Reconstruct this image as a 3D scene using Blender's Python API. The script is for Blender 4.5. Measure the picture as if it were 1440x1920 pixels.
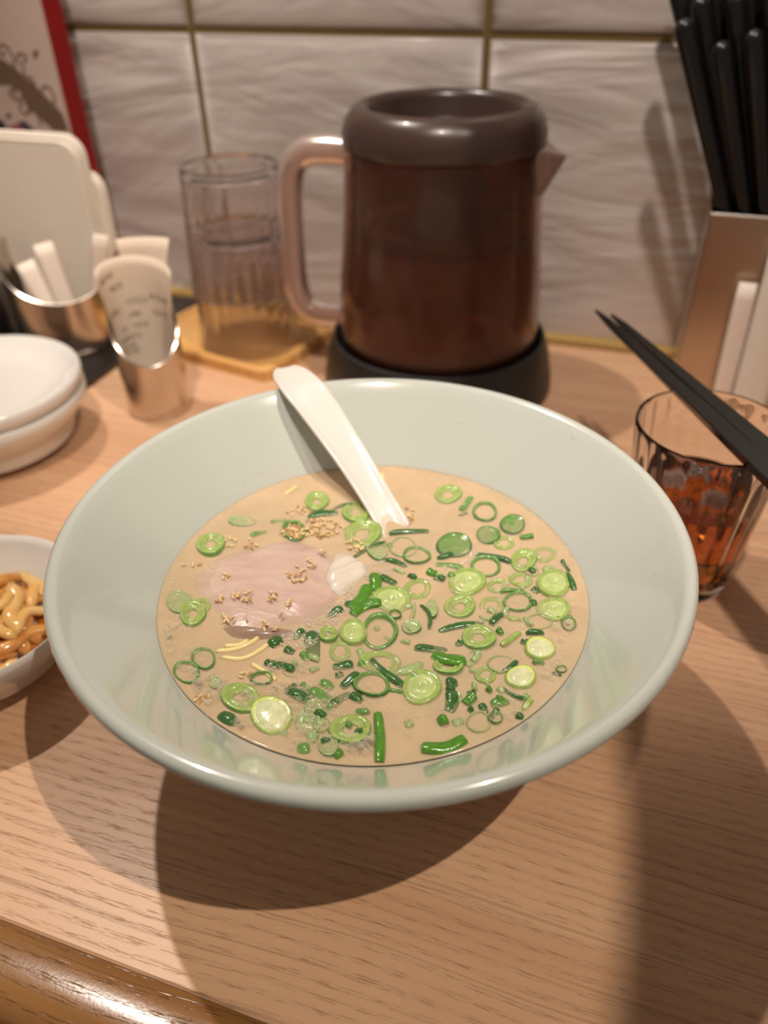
import bpy, math, random
from mathutils import Vector, Matrix
for o in list(bpy.data.objects): bpy.data.objects.remove(o)
SC = bpy.context.scene; COL = SC.collection
S = 1.0686                       # world scale of everything laid out on the counter
# ---------------------------------------------------------------- camera
F, PITCH, ROLL, YAW, H = 1445.167, .647039, -.018893, .334924, .2367493*S
_fw = Vector((-math.sin(YAW)*math.cos(PITCH), math.cos(YAW)*math.cos(PITCH), -math.sin(PITCH)))
_r = _fw.cross(Vector((0,0,1))).normalized(); _u = _r.cross(_fw)
RT = _r*math.cos(ROLL)+_u*math.sin(ROLL); UP = _u*math.cos(ROLL)-_r*math.sin(ROLL)
cd = bpy.data.cameras.new('camera'); cam = bpy.data.objects.new('camera', cd); COL.objects.link(cam)
m = Matrix.Identity(4)
for i in range(3):
    m[i][0] = RT[i]; m[i][1] = UP[i]; m[i][2] = -_fw[i]
m[0][3] = 0; m[1][3] = 0; m[2][3] = H
cam.matrix_world = m
cd.sensor_fit = 'HORIZONTAL'; cd.sensor_width = 36; cd.lens = F*36/1440; cd.clip_start = .01
cd.dof.use_dof = True; cd.dof.focus_distance = .245; cd.dof.aperture_fstop = 9.5
SC.camera = cam
# ---------------------------------------------------------------- world, lamps, exposure
w = bpy.data.worlds.new('world'); SC.world = w; w.use_nodes = True
bg = w.node_tree.nodes['Background']; bg.inputs[0].default_value = (1,.84,.70,1); bg.inputs[1].default_value = .20
def lamp(name, kind, loc, energy, color, radius=.02, target=None, **k):
    d = bpy.data.lights.new(name, kind); d.energy = energy; d.color = color; d.shadow_soft_size = radius
    for a, b in k.items(): setattr(d, a, b)
    o = bpy.data.objects.new(name, d); COL.objects.link(o); o.location = loc
    if target is not None:
        o.rotation_euler = (Vector(target)-Vector(loc)).to_track_quat('-Z','Y').to_euler()
    return o
lamp('ceiling_spotlight', 'SPOT', (-.649,.500,1.336), 40, (1,.90,.80), .014, (-.1,.25,0), spot_size=1.5, spot_blend=.4)
lamp('ceiling_spotlight', 'SPOT', (.515,-.035,1.34), 47, (1,.86,.70), .007, (-.395,.145,0), spot_size=2*math.radians(14.32), spot_blend=.02)
lamp('ceiling_spotlight', 'SPOT', (.02,-.30,1.70), 74, (1,.86,.76), .04, (-.10,.56,.13), spot_size=2*math.radians(14), spot_blend=.45)
vs = SC.view_settings; vs.view_transform = 'Standard'; vs.look = 'None'; vs.gamma = 1; vs.use_curve_mapping = False; vs.exposure = -0.12
SC.display_settings.display_device = 'sRGB'
# ---------------------------------------------------------------- helpers
def ray(px, py): return RT*((px-720)/F) - UP*((py-960)/F) + _fw
def at(px, py, z=0.):            # the point of the horizontal plane at height z seen at a pixel
    d = ray(px, py); t = (z-H)/d.z; return Vector((0,0,H)) + d*t
def aty(px, py, y):              # the point of the vertical plane y = const
    d = ray(px, py); t = y/d.y; return Vector((0,0,H)) + d*t
def srgb(r, g, b):
    f = lambda c: (c/255/12.92 if c/255 <= .04045 else ((c/255+.055)/1.055)**2.4)
    return (f(r), f(g), f(b), 1)
def mat(name, col, rough=.5, metal=0, trans=0, coat=0, sss=0, ior=1.45, spec=.5, alpha=1, sheen=0):
    M = bpy.data.materials.new(name); M.use_nodes = True
    b = M.node_tree.nodes['Principled BSDF']; I = b.inputs
    I['Base Color'].default_value = col; I['Roughness'].default_value = rough; I['Metallic'].default_value = metal
    I['Transmission Weight'].default_value = trans; I['Coat Weight'].default_value = coat; I['Coat Roughness'].default_value = .05
    I['IOR'].default_value = ior; I['Specular IOR Level'].default_value = spec; I['Alpha'].default_value = alpha
    if sss:
        I['Subsurface Weight'].default_value = sss; I['Subsurface Radius'].default_value = (1,.6,.4); I['Subsurface Scale'].default_value = .004
    return M
class NT:
    def __init__(s, M): s.t = M.node_tree; s.b = s.t.nodes['Principled BSDF']
    def n(s, typ, **k):
        x = s.t.nodes.new(typ)
        for a, b in k.items():
            if a.startswith('i_'):
                key = a[2:]; key = int(key) if key.isdigit() else key.replace('_',' ')
                x.inputs[key].default_value = b
            else: setattr(x, a, b)
        return x
    def l(s, a, b): s.t.links.new(a, b)
    def co(s, scale=(1,1,1), rot=(0,0,0)):
        tc = s.n('ShaderNodeTexCoord'); mp = s.n('ShaderNodeMapping')
        mp.inputs['Scale'].default_value = scale; mp.inputs['Rotation'].default_value = rot
        s.l(tc.outputs['Object'], mp.inputs[0]); return mp.outputs[0]
    def noise(s, vec, scale=1, detail=3, rough=.5, dist=0):
        x = s.n('ShaderNodeTexNoise'); x.inputs['Scale'].default_value = scale; x.inputs['Detail'].default_value = detail
        x.inputs['Roughness'].default_value = rough; x.inputs['Distortion'].default_value = dist
        s.l(vec, x.inputs['Vector']); return x.outputs['Fac']
    def ramp(s, fac, stops):
        r = s.n('ShaderNodeValToRGB'); e = r.color_ramp.elements
        while len(e) < len(stops): e.new(.5)
        for el, (p, c) in zip(e, stops):
            el.position = p; el.color = c if len(c) == 4 else (*c, 1)
        s.l(fac, r.inputs[0]); return r.outputs[0]
    def mix(s, fac, a, b, mode='MIX'):
        x = s.n('ShaderNodeMix', data_type='RGBA', blend_type=mode)
        for v, i in ((fac, 0), (a, 6), (b, 7)):
            if hasattr(v, 'is_linked'): s.l(v, x.inputs[i])
            else: x.inputs[i].default_value = v
        return x.outputs[2]
    def bump(s, h, strength=.3, dist=.001, prev=None):
        x = s.n('ShaderNodeBump'); x.inputs['Strength'].default_value = strength; x.inputs['Distance'].default_value = dist
        s.l(h, x.inputs['Height'])
        if prev: s.l(prev, x.inputs['Normal'])
        s.l(x.outputs[0], s.b.inputs['Normal']); return x.outputs[0]
    def color(s, c): s.l(c, s.b.inputs['Base Color'])
ORG = {}
def obj(name, V, Fc, mt, parent=None, org=None, smooth=True, mi=None):
    if parent is not None: org = ORG[parent.name]
    if org is None: org = Vector((0,0,0))
    org = Vector(org)
    me = bpy.data.meshes.new(name)
    me.from_pydata([tuple(Vector(v)-org) for v in V], [], [tuple(f) for f in Fc])
    for x in (mt if isinstance(mt, (list, tuple)) else [mt]): me.materials.append(x)
    if mi: me.polygons.foreach_set('material_index', mi)
    if smooth: me.polygons.foreach_set('use_smooth', [True]*len(me.polygons))
    me.validate(); me.update()
    o = bpy.data.objects.new(name, me); COL.objects.link(o); ORG[o.name] = org
    if parent is not None: o.parent = parent
    else: o.location = org
    return o
def tag(o, label, cat, group=None, kind=None):
    if label: o['label'] = label
    if cat: o['category'] = cat
    if group: o['group'] = group
    if kind: o['kind'] = kind
    return o
def thing(name, label, cat, loc, group=None):
    o = bpy.data.objects.new(name, None); COL.objects.link(o); o.location = loc; o.empty_display_size = .01
    ORG[o.name] = Vector(loc); return tag(o, label, cat, group)
def struct(o): o['kind'] = 'structure'; return o
def bevel(o, wd, seg=2):
    b = o.modifiers.new('bevel', 'BEVEL'); b.width = wd; b.segments = seg; b.limit_method = 'ANGLE'; return o
def subsurf(o, n=1):
    b = o.modifiers.new('subsurf', 'SUBSURF'); b.levels = n; b.render_levels = n; return o
def sharp(o, ang=35):
    o.data.shade_smooth() if False else None
    try: o.data.set_sharp_from_angle(angle=math.radians(ang))
    except Exception: pass
    return o
def boxg(x0, x1, y0, y1, z0, z1):
    V = [(x,y,z) for x in (x0,x1) for y in (y0,y1) for z in (z0,z1)]
    return V, [(0,1,3,2),(4,6,7,5),(0,4,5,1),(2,3,7,6),(0,2,6,4),(1,5,7,3)]
def lathe(prof, c=(0,0), n=48, close=False, sx=1, sy=1, fn=None):
    V = []; Fc = []; k = len(prof)
    for i in range(n):
        a = 2*math.pi*i/n
        for j, (r, z) in enumerate(prof):
            rr = r
            if fn: rr, z = fn(a, j, r, z)
            V.append((c[0]+rr*sx*math.cos(a), c[1]+rr*sy*math.sin(a), z))
    for i in range(n):
        i2 = (i+1) % n
        for j in range(k if close else k-1):
            j2 = (j+1) % k
            Fc.append((i*k+j, i2*k+j, i2*k+j2, i*k+j2))
    return V, Fc
def tube(P, R, n=10, cap=True, flat=1., upv=None):
    P = [Vector(p) for p in P]; m_ = len(P)
    if not isinstance(R, (list, tuple)): R = [R]*m_
    V = []; Fc = []; prev = None
    for i, p in enumerate(P):
        t = (P[min(i+1,m_-1)]-P[max(i-1,0)]).normalized()
        a = Vector(upv) if upv else (prev if prev else (Vector((0,0,1)) if abs(t.z) < .9 else Vector((1,0,0))))
        b = t.cross(a).normalized(); a = b.cross(t).normalized(); prev = a
        for k in range(n):
            q = 2*math.pi*k/n
            V.append(p + b*(R[i]*math.cos(q)) + a*(R[i]*flat*math.sin(q)))
    for i in range(m_-1):
        for k in range(n):
            k2 = (k+1) % n
            Fc.append((i*n+k, i*n+k2, (i+1)*n+k2, (i+1)*n+k))
    if cap:
        Fc.append(tuple(range(n-1,-1,-1))); Fc.append(tuple(range((m_-1)*n, m_*n)))
    return V, Fc
def bez(pts, n=20):              # Catmull-Rom through points
    P = [Vector(p) for p in pts]; P = [2*P[0]-P[1]]+P+[2*P[-1]-P[-2]]; out = []
    seg = len(P)-3
    for i in range(n+1):
        u = i/n*seg; k = min(int(u), seg-1); t = u-k
        a, b, c, d = P[k:k+4]
        out.append(.5*((2*b)+(c-a)*t+(2*a-5*b+4*c-d)*t*t+(3*b-a-3*c+d)*t**3))
    return out
def joinm(L):
    V = []; Fc = []
    for v, f in L:
        o = len(V); V += list(v); Fc += [tuple(i+o for i in q) for q in f]
    return V, Fc
def sheet(grid, th):             # closed thin sheet from a grid of points
    nr = len(grid); nc = len(grid[0]); G = [[Vector(p) for p in r] for r in grid]; N = []
    for i in range(nr):
        for j in range(nc):
            a = G[min(i+1,nr-1)][j]-G[max(i-1,0)][j]; b = G[i][min(j+1,nc-1)]-G[i][max(j-1,0)]
            N.append(a.cross(b).normalized()*th)
    A = [p for r in G for p in r]; V = A+[p+q for p, q in zip(A, N)]; o = nr*nc; Fc = []
    for i in range(nr-1):
        for j in range(nc-1):
            a = i*nc+j; Fc.append((a, a+nc, a+nc+1, a+1)); Fc.append((o+a, o+a+1, o+a+nc+1, o+a+nc))
    ring = [j for j in range(nc)]+[i*nc+nc-1 for i in range(1,nr)]+[(nr-1)*nc+j for j in range(nc-2,-1,-1)]+[i*nc for i in range(nr-2,0,-1)]
    for i in range(len(ring)):
        a = ring[i]; b = ring[(i+1) % len(ring)]; Fc.append((a, b, o+b, o+a))
    return V, Fc
# ---------------------------------------------------------------- materials
def wood(name, light, dark, pore, rough=.38, plank=.062, gloss=.5, wear=False):
    M = mat(name, light, rough, spec=gloss); N = NT(M)
    tc = N.n('ShaderNodeTexCoord'); sp = N.n('ShaderNodeSeparateXYZ'); N.l(tc.outputs['Object'], sp.inputs[0])
    wob = N.noise(N.co((1.3,1.3,1.3)), 3, 2)
    ya = N.n('ShaderNodeMath', operation='MULTIPLY_ADD', i_1=.02); N.l(wob, ya.inputs[0]); N.l(sp.outputs[1], ya.inputs[2])
    fl = N.n('ShaderNodeMath', operation='SNAP', i_1=plank); N.l(sp.outputs[1], fl.inputs[0])
    wn = N.n('ShaderNodeTexWhiteNoise', noise_dimensions='1D'); N.l(fl.outputs[0], wn.inputs['W'])
    sh = N.n('ShaderNodeMath', operation='MULTIPLY_ADD', i_1=3.); N.l(wn.outputs[0], sh.inputs[0]); N.l(sp.outputs[0], sh.inputs[2])
    cb = N.n('ShaderNodeCombineXYZ'); N.l(sh.outputs[0], cb.inputs[0]); N.l(ya.outputs[0], cb.inputs[1]); N.l(sp.outputs[2], cb.inputs[2])
    def mp(sc):
        x = N.n('ShaderNodeMapping'); x.inputs['Scale'].default_value = sc; N.l(cb.outputs[0], x.inputs[0]); return x.outputs[0]
    broad = N.noise(mp((2.2,24,1)), 1, 4, .6, .8)
    med = N.noise(mp((5,120,1)), 1, 3, .6, .3)
    wv = N.n('ShaderNodeTexWave', wave_type='BANDS', bands_direction='Y'); wv.inputs['Scale'].default_value = 70
    wv.inputs['Distortion'].default_value = 7; wv.inputs['Detail'].default_value = 2.5; wv.inputs['Detail Scale'].default_value = .5
    N.l(mp((.16,1,1)), wv.inputs['Vector'])
    pores = N.noise(mp((110,2600,1)), 1, 2, .6)
    pm = N.n('ShaderNodeMath', operation='MULTIPLY'); 
    pr = N.ramp(pores, [(.54,(0,0,0)),(.62,(1,1,1))]); wr = N.ramp(wv.outputs['Fac'], [(.45,(0,0,0)),(.8,(1,1,1))])
    N.l(pr, pm.inputs[0]); N.l(wr, pm.inputs[1])
    c = N.mix(N.ramp(broad, [(.3,(0,0,0)),(.7,(1,1,1))]), light, dark)
    tint = N.ramp(wn.outputs[0], [(0,(.86,.84,.82)),(1,(1.08,1.06,1.02))])
    c = N.mix(1., c, tint, 'MULTIPLY')
    mm = N.n('ShaderNodeMath', operation='MULTIPLY', i_1=.25); N.l(med, mm.inputs[0])
    c = N.mix(mm.outputs[0], c, dark)
    wm = N.n('ShaderNodeMath', operation='MULTIPLY', i_1=.05); N.l(wr, wm.inputs[0]); c = N.mix(wm.outputs[0], c, pore)
    ln = N.ramp(N.noise(mp((3.2,330,1)), 1, 2, .5, .4), [(.60,(0,0,0)),(.64,(1,1,1))]); lm = N.n('ShaderNodeMath', operation='MULTIPLY', i_1=.34); N.l(ln, lm.inputs[0]); c = N.mix(lm.outputs[0], c, pore)
    p2 = N.n('ShaderNodeMath', operation='MULTIPLY', i_1=.60); N.l(pm.outputs[0], p2.inputs[0])
    c = N.mix(p2.outputs[0], c, pore); N.color(c)
    inv = N.n('ShaderNodeMath', operation='SUBTRACT', i_0=1.); N.l(pm.outputs[0], inv.inputs[1])
    nb = N.bump(inv.outputs[0], .35, .0003)
    N.bump(N.noise(N.co((900,900,900)), 1, 1), .25, .00008, nb)
    return M
WOOD = wood('counter_laminate', srgb(222,182,148), srgb(202,158,124), srgb(138,100,74))
NOSE = wood('nosing_wood', srgb(176,128,74), srgb(126,84,44), srgb(60,38,20), rough=.22, plank=.5, gloss=.7)
BOARD = wood('coaster_wood', srgb(226,180,116), srgb(202,152,88), srgb(150,104,56), rough=.45, plank=.5)
def tile_mat():
    M = mat('wall_tile', srgb(205,192,182), .24, spec=.5, coat=.25); N = NT(M)
    tc = N.n('ShaderNodeTexCoord'); oi = N.n('ShaderNodeObjectInfo')
    off = N.n('ShaderNodeVectorMath', operation='MULTIPLY_ADD'); off.inputs[1].default_value = (1,1,1)
    sc = N.n('ShaderNodeVectorMath', operation='SCALE'); sc.inputs['Scale'].default_value = 4.
    cb = N.n('ShaderNodeCombineXYZ'); N.l(oi.outputs['Random'], cb.inputs[0]); N.l(oi.outputs['Random'], cb.inputs[2]); N.l(cb.outputs[0], sc.inputs[0])
    N.l(tc.outputs['Object'], off.inputs[0]); N.l(sc.outputs[0], off.inputs[2])
    mp = N.n('ShaderNodeMapping'); mp.inputs['Rotation'].default_value = (0,math.radians(18),0); mp.inputs['Scale'].default_value = (4,4,17)
    N.l(off.outputs[0], mp.inputs[0])
    a = N.noise(mp.outputs[0], 1, 3, .45, 1.6)
    mp2 = N.n('ShaderNodeMapping'); mp2.inputs['Rotation'].default_value = (0,math.radians(26),0); mp2.inputs['Scale'].default_value = (9,9,40)
    N.l(off.outputs[0], mp2.inputs[0]); b = N.noise(mp2.outputs[0], 1, 2, .5, 1.)
    ad = N.n('ShaderNodeMath', operation='MULTIPLY_ADD', i_1=.25); N.l(b, ad.inputs[0]); N.l(a, ad.inputs[2])
    N.bump(ad.outputs[0], .5, .010)
    N.color(N.ramp(a, [(.3,srgb(212,201,194)),(.7,srgb(222,214,208))]))
    return M
TILE = tile_mat()
GROUT = mat('grout', srgb(128,106,62), .9)
CAULK = mat('caulk', srgb(166,134,72), .6)
def bumpy(M, scale, strength, dist, detail=2):
    N = NT(M); N.bump(N.noise(N.co((1,1,1)), scale, detail), strength, dist); return M
CEL = bumpy(mat('celadon_glaze', srgb(190,195,188), .16, coat=.6, spec=.5), 60, .06, .0006)
PORC = bumpy(mat('white_porcelain', srgb(222,219,214), .15, coat=.5), 40, .05, .0005)
MELA = mat('spoon_melamine', srgb(224,218,212), .18, coat=.4)
STEEL = bumpy(mat('stainless_steel', srgb(206,196,186), .2, metal=1), 300, .04, .0002)
STEELB = bumpy(mat('brushed_steel', srgb(200,182,164), .3, metal=1), 200, .05, .0002)
BLACK = mat('black_plastic', srgb(30,28,27), .38)
BLACKG = mat('black_lacquer', srgb(24,22,21), .26)
TRAYM = mat('tray_metal', srgb(90,86,84), .28, metal=.9)
def paper(name, c, tr=.0):
    M = mat(name, c, .75); N = NT(M); N.bump(N.noise(N.co((1,1,1)), 160, 3), .15, .0004); M.node_tree.nodes['Principled BSDF'].inputs['Subsurface Weight'].default_value = .1
    M.node_tree.nodes['Principled BSDF'].inputs['Subsurface Scale'].default_value = .002
    return M
NAPK = paper('napkin_paper', srgb(224,214,200)); RECP = paper('receipt_paper', srgb(216,198,180)); WRAP = paper('wrapper_paper', srgb(236,222,208))
INK = mat('faded_ink', srgb(96,84,76), .8)
SMOKE = mat('smoky_plastic', (.52,.33,.25,1), .10, trans=.96, ior=1.3)
SMOKEH = mat('smoky_handle_plastic', (.62,.43,.36,1), .2, trans=.7, ior=1.46)
SMOKEL = mat('smoky_lid_plastic', (.055,.031,.024,1), .3, trans=.1, ior=1.46, coat=.1)
TEAD = mat('oolong_tea', (.62,.17,.015,1), .05, trans=.72, ior=1.2)
ICEM = mat('ice', (.95,.85,.75,1), .08, trans=.9, ior=1.31)
GLASS = mat('smoky_glass', (.91,.86,.85,1), .02, trans=1, ior=1.36)
GLASSR = mat('clear_plastic_glass', (.97,.94,.92,1), .02, trans=1, ior=1.36)
TEA = mat('amber_tea', (.95,.28,.05,1), .02, trans=1, ior=1.33)
RED = mat('red_edge', srgb(150,20,22), .4)
MENU = mat('menu_card', srgb(222,200,188), .32, coat=.2)
PRBR = mat('print_brown', srgb(120,98,78), .5); PRPK = mat('print_pink', srgb(176,84,104), .5); PRNV = mat('print_navy', srgb(70,62,92), .5); PRBK = mat('print_black', srgb(34,30,32), .5)
# ---------------------------------------------------------------- the setting
YW = .525*S                      # face of the tiles
ct = obj('table_top', *boxg(-1.1,.9,.0680*S,YW+.03,-.03,0), WOOD, org=(0,0,0), smooth=False); bevel(ct, .0008, 1)
tag(ct, 'pale brown wood-grain laminate counter under the ramen bowl', 'counter')
# rounded solid wood nosing along the front of the counter
pr = []
y0, y1 = .0455*S, .0678*S
for k in range(9):
    a = math.pi/2*k/8; pr.append((y0+.010-.010*math.sin(a), -.0105+.010*math.cos(a)))
P = [(y1,-.0006)]+[(y1-.001,.0)]+pr[0:]+[(y0,-.034),(y1,-.034)]
nx = 2; V = []; Fc = []
for x in (-1.1,.9):
    for (y,z) in P: V.append((x,y,z))
k = len(P)
for j in range(k): Fc.append((j,(j+1)%k,k+(j+1)%k,k+j))
Fc += [tuple(range(k-1,-1,-1)), tuple(range(k,2*k))]
ns = sharp(obj('counter_nosing', V, Fc, NOSE, org=(0,0,0)), 40)
tag(ns, 'worn shiny solid wood strip edging the front of the counter, bottom left of the photo', 'wood edging')
wb = struct(obj('wall_back', *boxg(-1.1,.9,YW+.004,YW+.09,-.8,1.9), GROUT, org=(0,YW,0), smooth=False))
fl = struct(obj('floor', *boxg(-2.5,2.5,-2.5,YW+.09,-.82,-.80), mat('floor_dark', srgb(70,56,46), .6), smooth=False))
struct(obj('trim_1', *tube([(-1.1,YW-.001,.0016),(.9,YW-.001,.0016)], .0052, 10), CAULK))
TW, TH, GR = .1992*S, .1868*S, .0042
tile_proto = None
for row in range(3):
    for col in range(-3, 5):
        x0 = -.3125*S + (col-1)*TW; z0 = -.0010 + row*TH
        cx, cz = x0+TW/2, z0+TH/2
        if tile_proto is None:
            hx, hz = TW/2-GR/2, TH/2-GR/2; n_ = 1
            # pillowed front: outer edge ring, shoulder ring, face ring
            V = []; rings = [(0, .007), (0,.0042), (.0012,.0026), (.0034,.0012), (.0070,.0003), (.0120,.0), ]
            for (ins, dy) in rings:
                V += [(-hx+ins,dy,-hz+ins),(hx-ins,dy,-hz+ins),(hx-ins,dy,hz-ins),(-hx+ins,dy,hz-ins)]
            Fc = []
            for r in range(5):
                for q in range(4): Fc.append((r*4+q, r*4+(q+1)%4, r*4+4+(q+1)%4, r*4+4+q))
            Fc.append((20,21,22,23)); Fc.append((3,2,1,0))
            tile_proto = obj('tile', V, Fc, TILE); sharp(tile_proto, 50); t = tile_proto
        else:
            t = tile_proto.copy(); COL.objects.link(t)
        t.parent = wb; t.location = (cx, random.Random(row*9+col).uniform(-.0004,.0004), cz)
# ---------------------------------------------------------------- ramen bowl
BC = (-.0716, .1922); HR = H-.1587; LZ = H-.1870; LR = .0757
bt = thing('ramen_bowl', 'large pale celadon ramen bowl with flared rim in the middle of the counter', 'bowl', (BC[0],BC[1],0))
pin = [(0,.0125),(.012,.0127),(.022,.0145),(.034,.0225),(.050,.0385),(LR,LZ-.0002),(.0880,LZ+.0136),(.0975,HR-.0046),(.1005,HR-.0012)]
prim = [(.1018,HR-.0002),(.1035,HR),(.1048,HR-.0012),(.1052,HR-.0032),(.1043,HR-.0048)]
pout = [(.1015,HR-.0080),(.0930,HR-.0185),(.0790,HR-.0365),(.0600,HR-.0570),(.0440,.0170),(.0385,.0105),(.0365,.0060),(.0368,.0008),(.0360,0),(.0335,0),(.0325,.0030),(.020,.0045),(0,.0045)]
V, Fc = lathe(pin+prim+pout, BC, 128)
sharp(obj('bowl_body', V, Fc, CEL, bt), 60)
# ---------------------------------------------------------------- broth
BROTH = mat('pork_bone_broth', srgb(228,200,160), .10, spec=.6, sss=.25); N = NT(BROTH)
n1 = N.noise(N.co((1,1,1)), 32, 4, .55, .4); n2 = N.noise(N.co((1,1,1)), 260, 2)
N.color(N.mix(N.ramp(n1, [(.35,(0,0,0)),(.68,(1,1,1))]), srgb(210,182,148), srgb(196,176,144)))
nb = N.bump(n1, .18, .002); N.bump(n2, .10, .0003, nb)
V, Fc = lathe([(0,LZ-.012),(.04,LZ-.012),(.060,LZ-.0115),(LR-.0022,LZ-.0022),(LR+.0001,LZ+.0004),(LR-.0010,LZ+.0001),(LR-.004,LZ-.0004),(.05,LZ-.0004),(0,LZ-.0004)], BC, 96)
br = obj('broth', V, Fc, BROTH, org=(BC[0],BC[1],LZ-.012)); tag(br, 'cloudy beige pork broth filling the lower half of the ramen bowl', 'soup')
SZ = LZ-.0004
FILM = mat('broth_film', srgb(212,190,158), .06, spec=.9); N = NT(FILM)
n1 = N.noise(N.co((1,1,1)), 70, 3, .5, .3); n2 = N.noise(N.co((1,1,1)), 650, 2)
N.l(N.ramp(n1, [(.32,(.05,.05,.05)),(.68,(.34,.34,.34))]), N.b.inputs['Alpha']); nb = N.bump(n1, .25, .0015); N.bump(n2, .10, .0002, nb)
ORG[br.name] = Vector((BC[0],BC[1],LZ-.012))
obj('oil_film', *lathe([(LR-.0004,SZ+.0007),(LR-.006,SZ+.0007),(.05,SZ+.0007),(.02,SZ+.0007),(.0001,SZ+.0007)], BC, 64), FILM, br)
# ---------------------------------------------------------------- sliced pork
def fan(poly, zfun, nr=9, thick=.0025, mid=None):
    P = [at(x,y,SZ) for x, y in poly]; P = bez(P+[P[0]], 48)[:-1]; n = len(P)
    c = mid or sum(P, Vector())/n; V = [Vector((c.x,c.y,zfun(c.x,c.y,0)))]; Fc = []
    for r in range(1, nr+1):
        t = r/nr
        for p in P:
            q = c.lerp(p, t); V.append(Vector((q.x,q.y,zfun(q.x,q.y,t))))
    for i in range(n): Fc.append((0, 1+i, 1+(i+1)%n))
    for r in range(nr-1):
        for i in range(n):
            a = 1+r*n; Fc.append((a+i, a+n+i, a+n+(i+1)%n, a+(i+1)%n))
    b = len(V); last = 1+(nr-1)*n
    for i in range(n): V.append(V[last+i]-Vector((0,0,thick)))
    for i in range(n): Fc.append((last+i, b+i, b+(i+1)%n, last+(i+1)%n))
    Fc.append(tuple(range(b+n-1, b-1, -1)))
    return V, Fc
MEAT = mat('pork_meat', srgb(208,172,150), .26, spec=.6, sss=.3, coat=.4); N = NT(MEAT)
n1 = N.noise(N.co((60,160,60), (0,0,.3)), 1, 4, .6, .6)
N.color(N.mix(N.ramp(n1, [(.3,(0,0,0)),(.7,(1,1,1))]), srgb(206,182,168), srgb(190,160,148))); N.bump(n1, .5, .0007)
FAT = bumpy(mat('pork_fat', srgb(214,204,190), .25, spec=.6, sss=.4, coat=.4), 220, .4, .0006, 3)
rf = random.Random(4)
def hump(x, y, t):
    k = (1-t**3); w_ = math.sin(x*260)*math.cos(y*210+1)*.0004 + math.sin(x*90+y*120)*.0005
    slope = max(0, min(1, (x+.152)/.020))        # left end dips under the broth
    return SZ - .0012 + k*(.0030*slope+.0002) + w_*k*slope
pk = thing('pork_slice', 'pinkish slice of chashu pork sprinkled with sesame, lying in the left of the broth', 'meat', at(520,1100,SZ-.003))
meatp = [(338,1085),(370,1050),(420,1030),(480,1016),(555,1004),(600,1012),(630,1030),(650,1050),(640,1080),(655,1100),(650,1124),(630,1152),(590,1178),(540,1190),(480,1197),(420,1190),(392,1165),(372,1130),(345,1110)]
obj('meat', *fan(meatp, hump), MEAT, pk)
def humpf(x, y, t): return SZ-.0012 + (1-t**2.2)*(.0034+.0006*math.sin(x*420+y*300)+.0004*math.sin(x*900-y*700))
tag(obj('fat_cap', *fan([(626,1030),(646,1028),(668,1040),(690,1052),(698,1072),(684,1090),(668,1106),(648,1122),(626,1124),(606,1112),(602,1086),(610,1064),(618,1046)], humpf), FAT, pk), 'white fatty end of the slice', None)
def humpe(x, y, t): return SZ-.0010 + (1-t**2)*.0030
tag(obj('rind', *fan([(402,1176),(430,1170),(470,1180),(520,1184),(560,1180),(566,1190),(520,1200),(470,1202),(425,1196)], humpe, 5), mat('pork_rind', srgb(150,124,106), .2, coat=.6), pk), 'browned lower edge of the slice', None)
# ---------------------------------------------------------------- noodles
NOOD = mat('noodle', srgb(240,214,150), .25, sss=.3, coat=.3)
noods = [([(402,1222),(440,1218),(470,1206),(486,1194)],'lower edge of the pork, frontmost of the noodle arcs'),([(412,1232),(452,1236),(484,1222),(506,1206)],'lower edge of the pork, longest of the noodle arcs'),
         ([(420,1212),(448,1210),(466,1200)],'lower edge of the pork, shortest of the noodle arcs'),([(470,1244),(500,1262),(518,1276)],'left front foam, lying straight'),
         ([(534,928),(546,920),(557,912)],'back left of the broth, only its tip showing'),([(716,888),(717,896),(716,903)],'bowl wall right of the spoon')]
for pts, wh in noods:
    P = bez([at(x,y,SZ+.0001) for x, y in pts], 12); V, Fc = tube(P, [.0004]+[.0009]*11+[.0004], 8)
    tag(obj('noodle', V, Fc, NOOD, org=P[6]), 'thin yellow noodle at the '+wh, 'noodle', 'noodles showing at the broth surface')
# ---------------------------------------------------------------- scallions
def gmat(name, c, rough=.22):
    M = mat(name, c, rough, spec=.55, sss=.15, coat=.45); N = NT(M)
    n_ = N.noise(N.co((1,1,1)), 420, 3); N.color(N.mix(N.ramp(n_, [(.3,(0,0,0)),(.7,(1,1,1))]), c, tuple(min(1,v*1.35) for v in c[:3])+(1,)))
    N.bump(n_, .6, .0005); return M
GD = gmat('scallion_dark_green', srgb(50,92,42)); GM = gmat('scallion_mid_green', srgb(94,134,66)); GB = gmat('scallion_bright_green', srgb(70,122,30))
GL = gmat('scallion_lime', srgb(138,160,84)); GW = gmat('scallion_white', srgb(196,200,160)); GV = gmat('scallion_pale_core', srgb(166,182,116)); GF = gmat('scallion_filmy_green', srgb(146,164,112)); GY = gmat('scallion_yellow', srgb(198,204,116))
SCAL = []                        # (object, kind, px, py, size)
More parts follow.
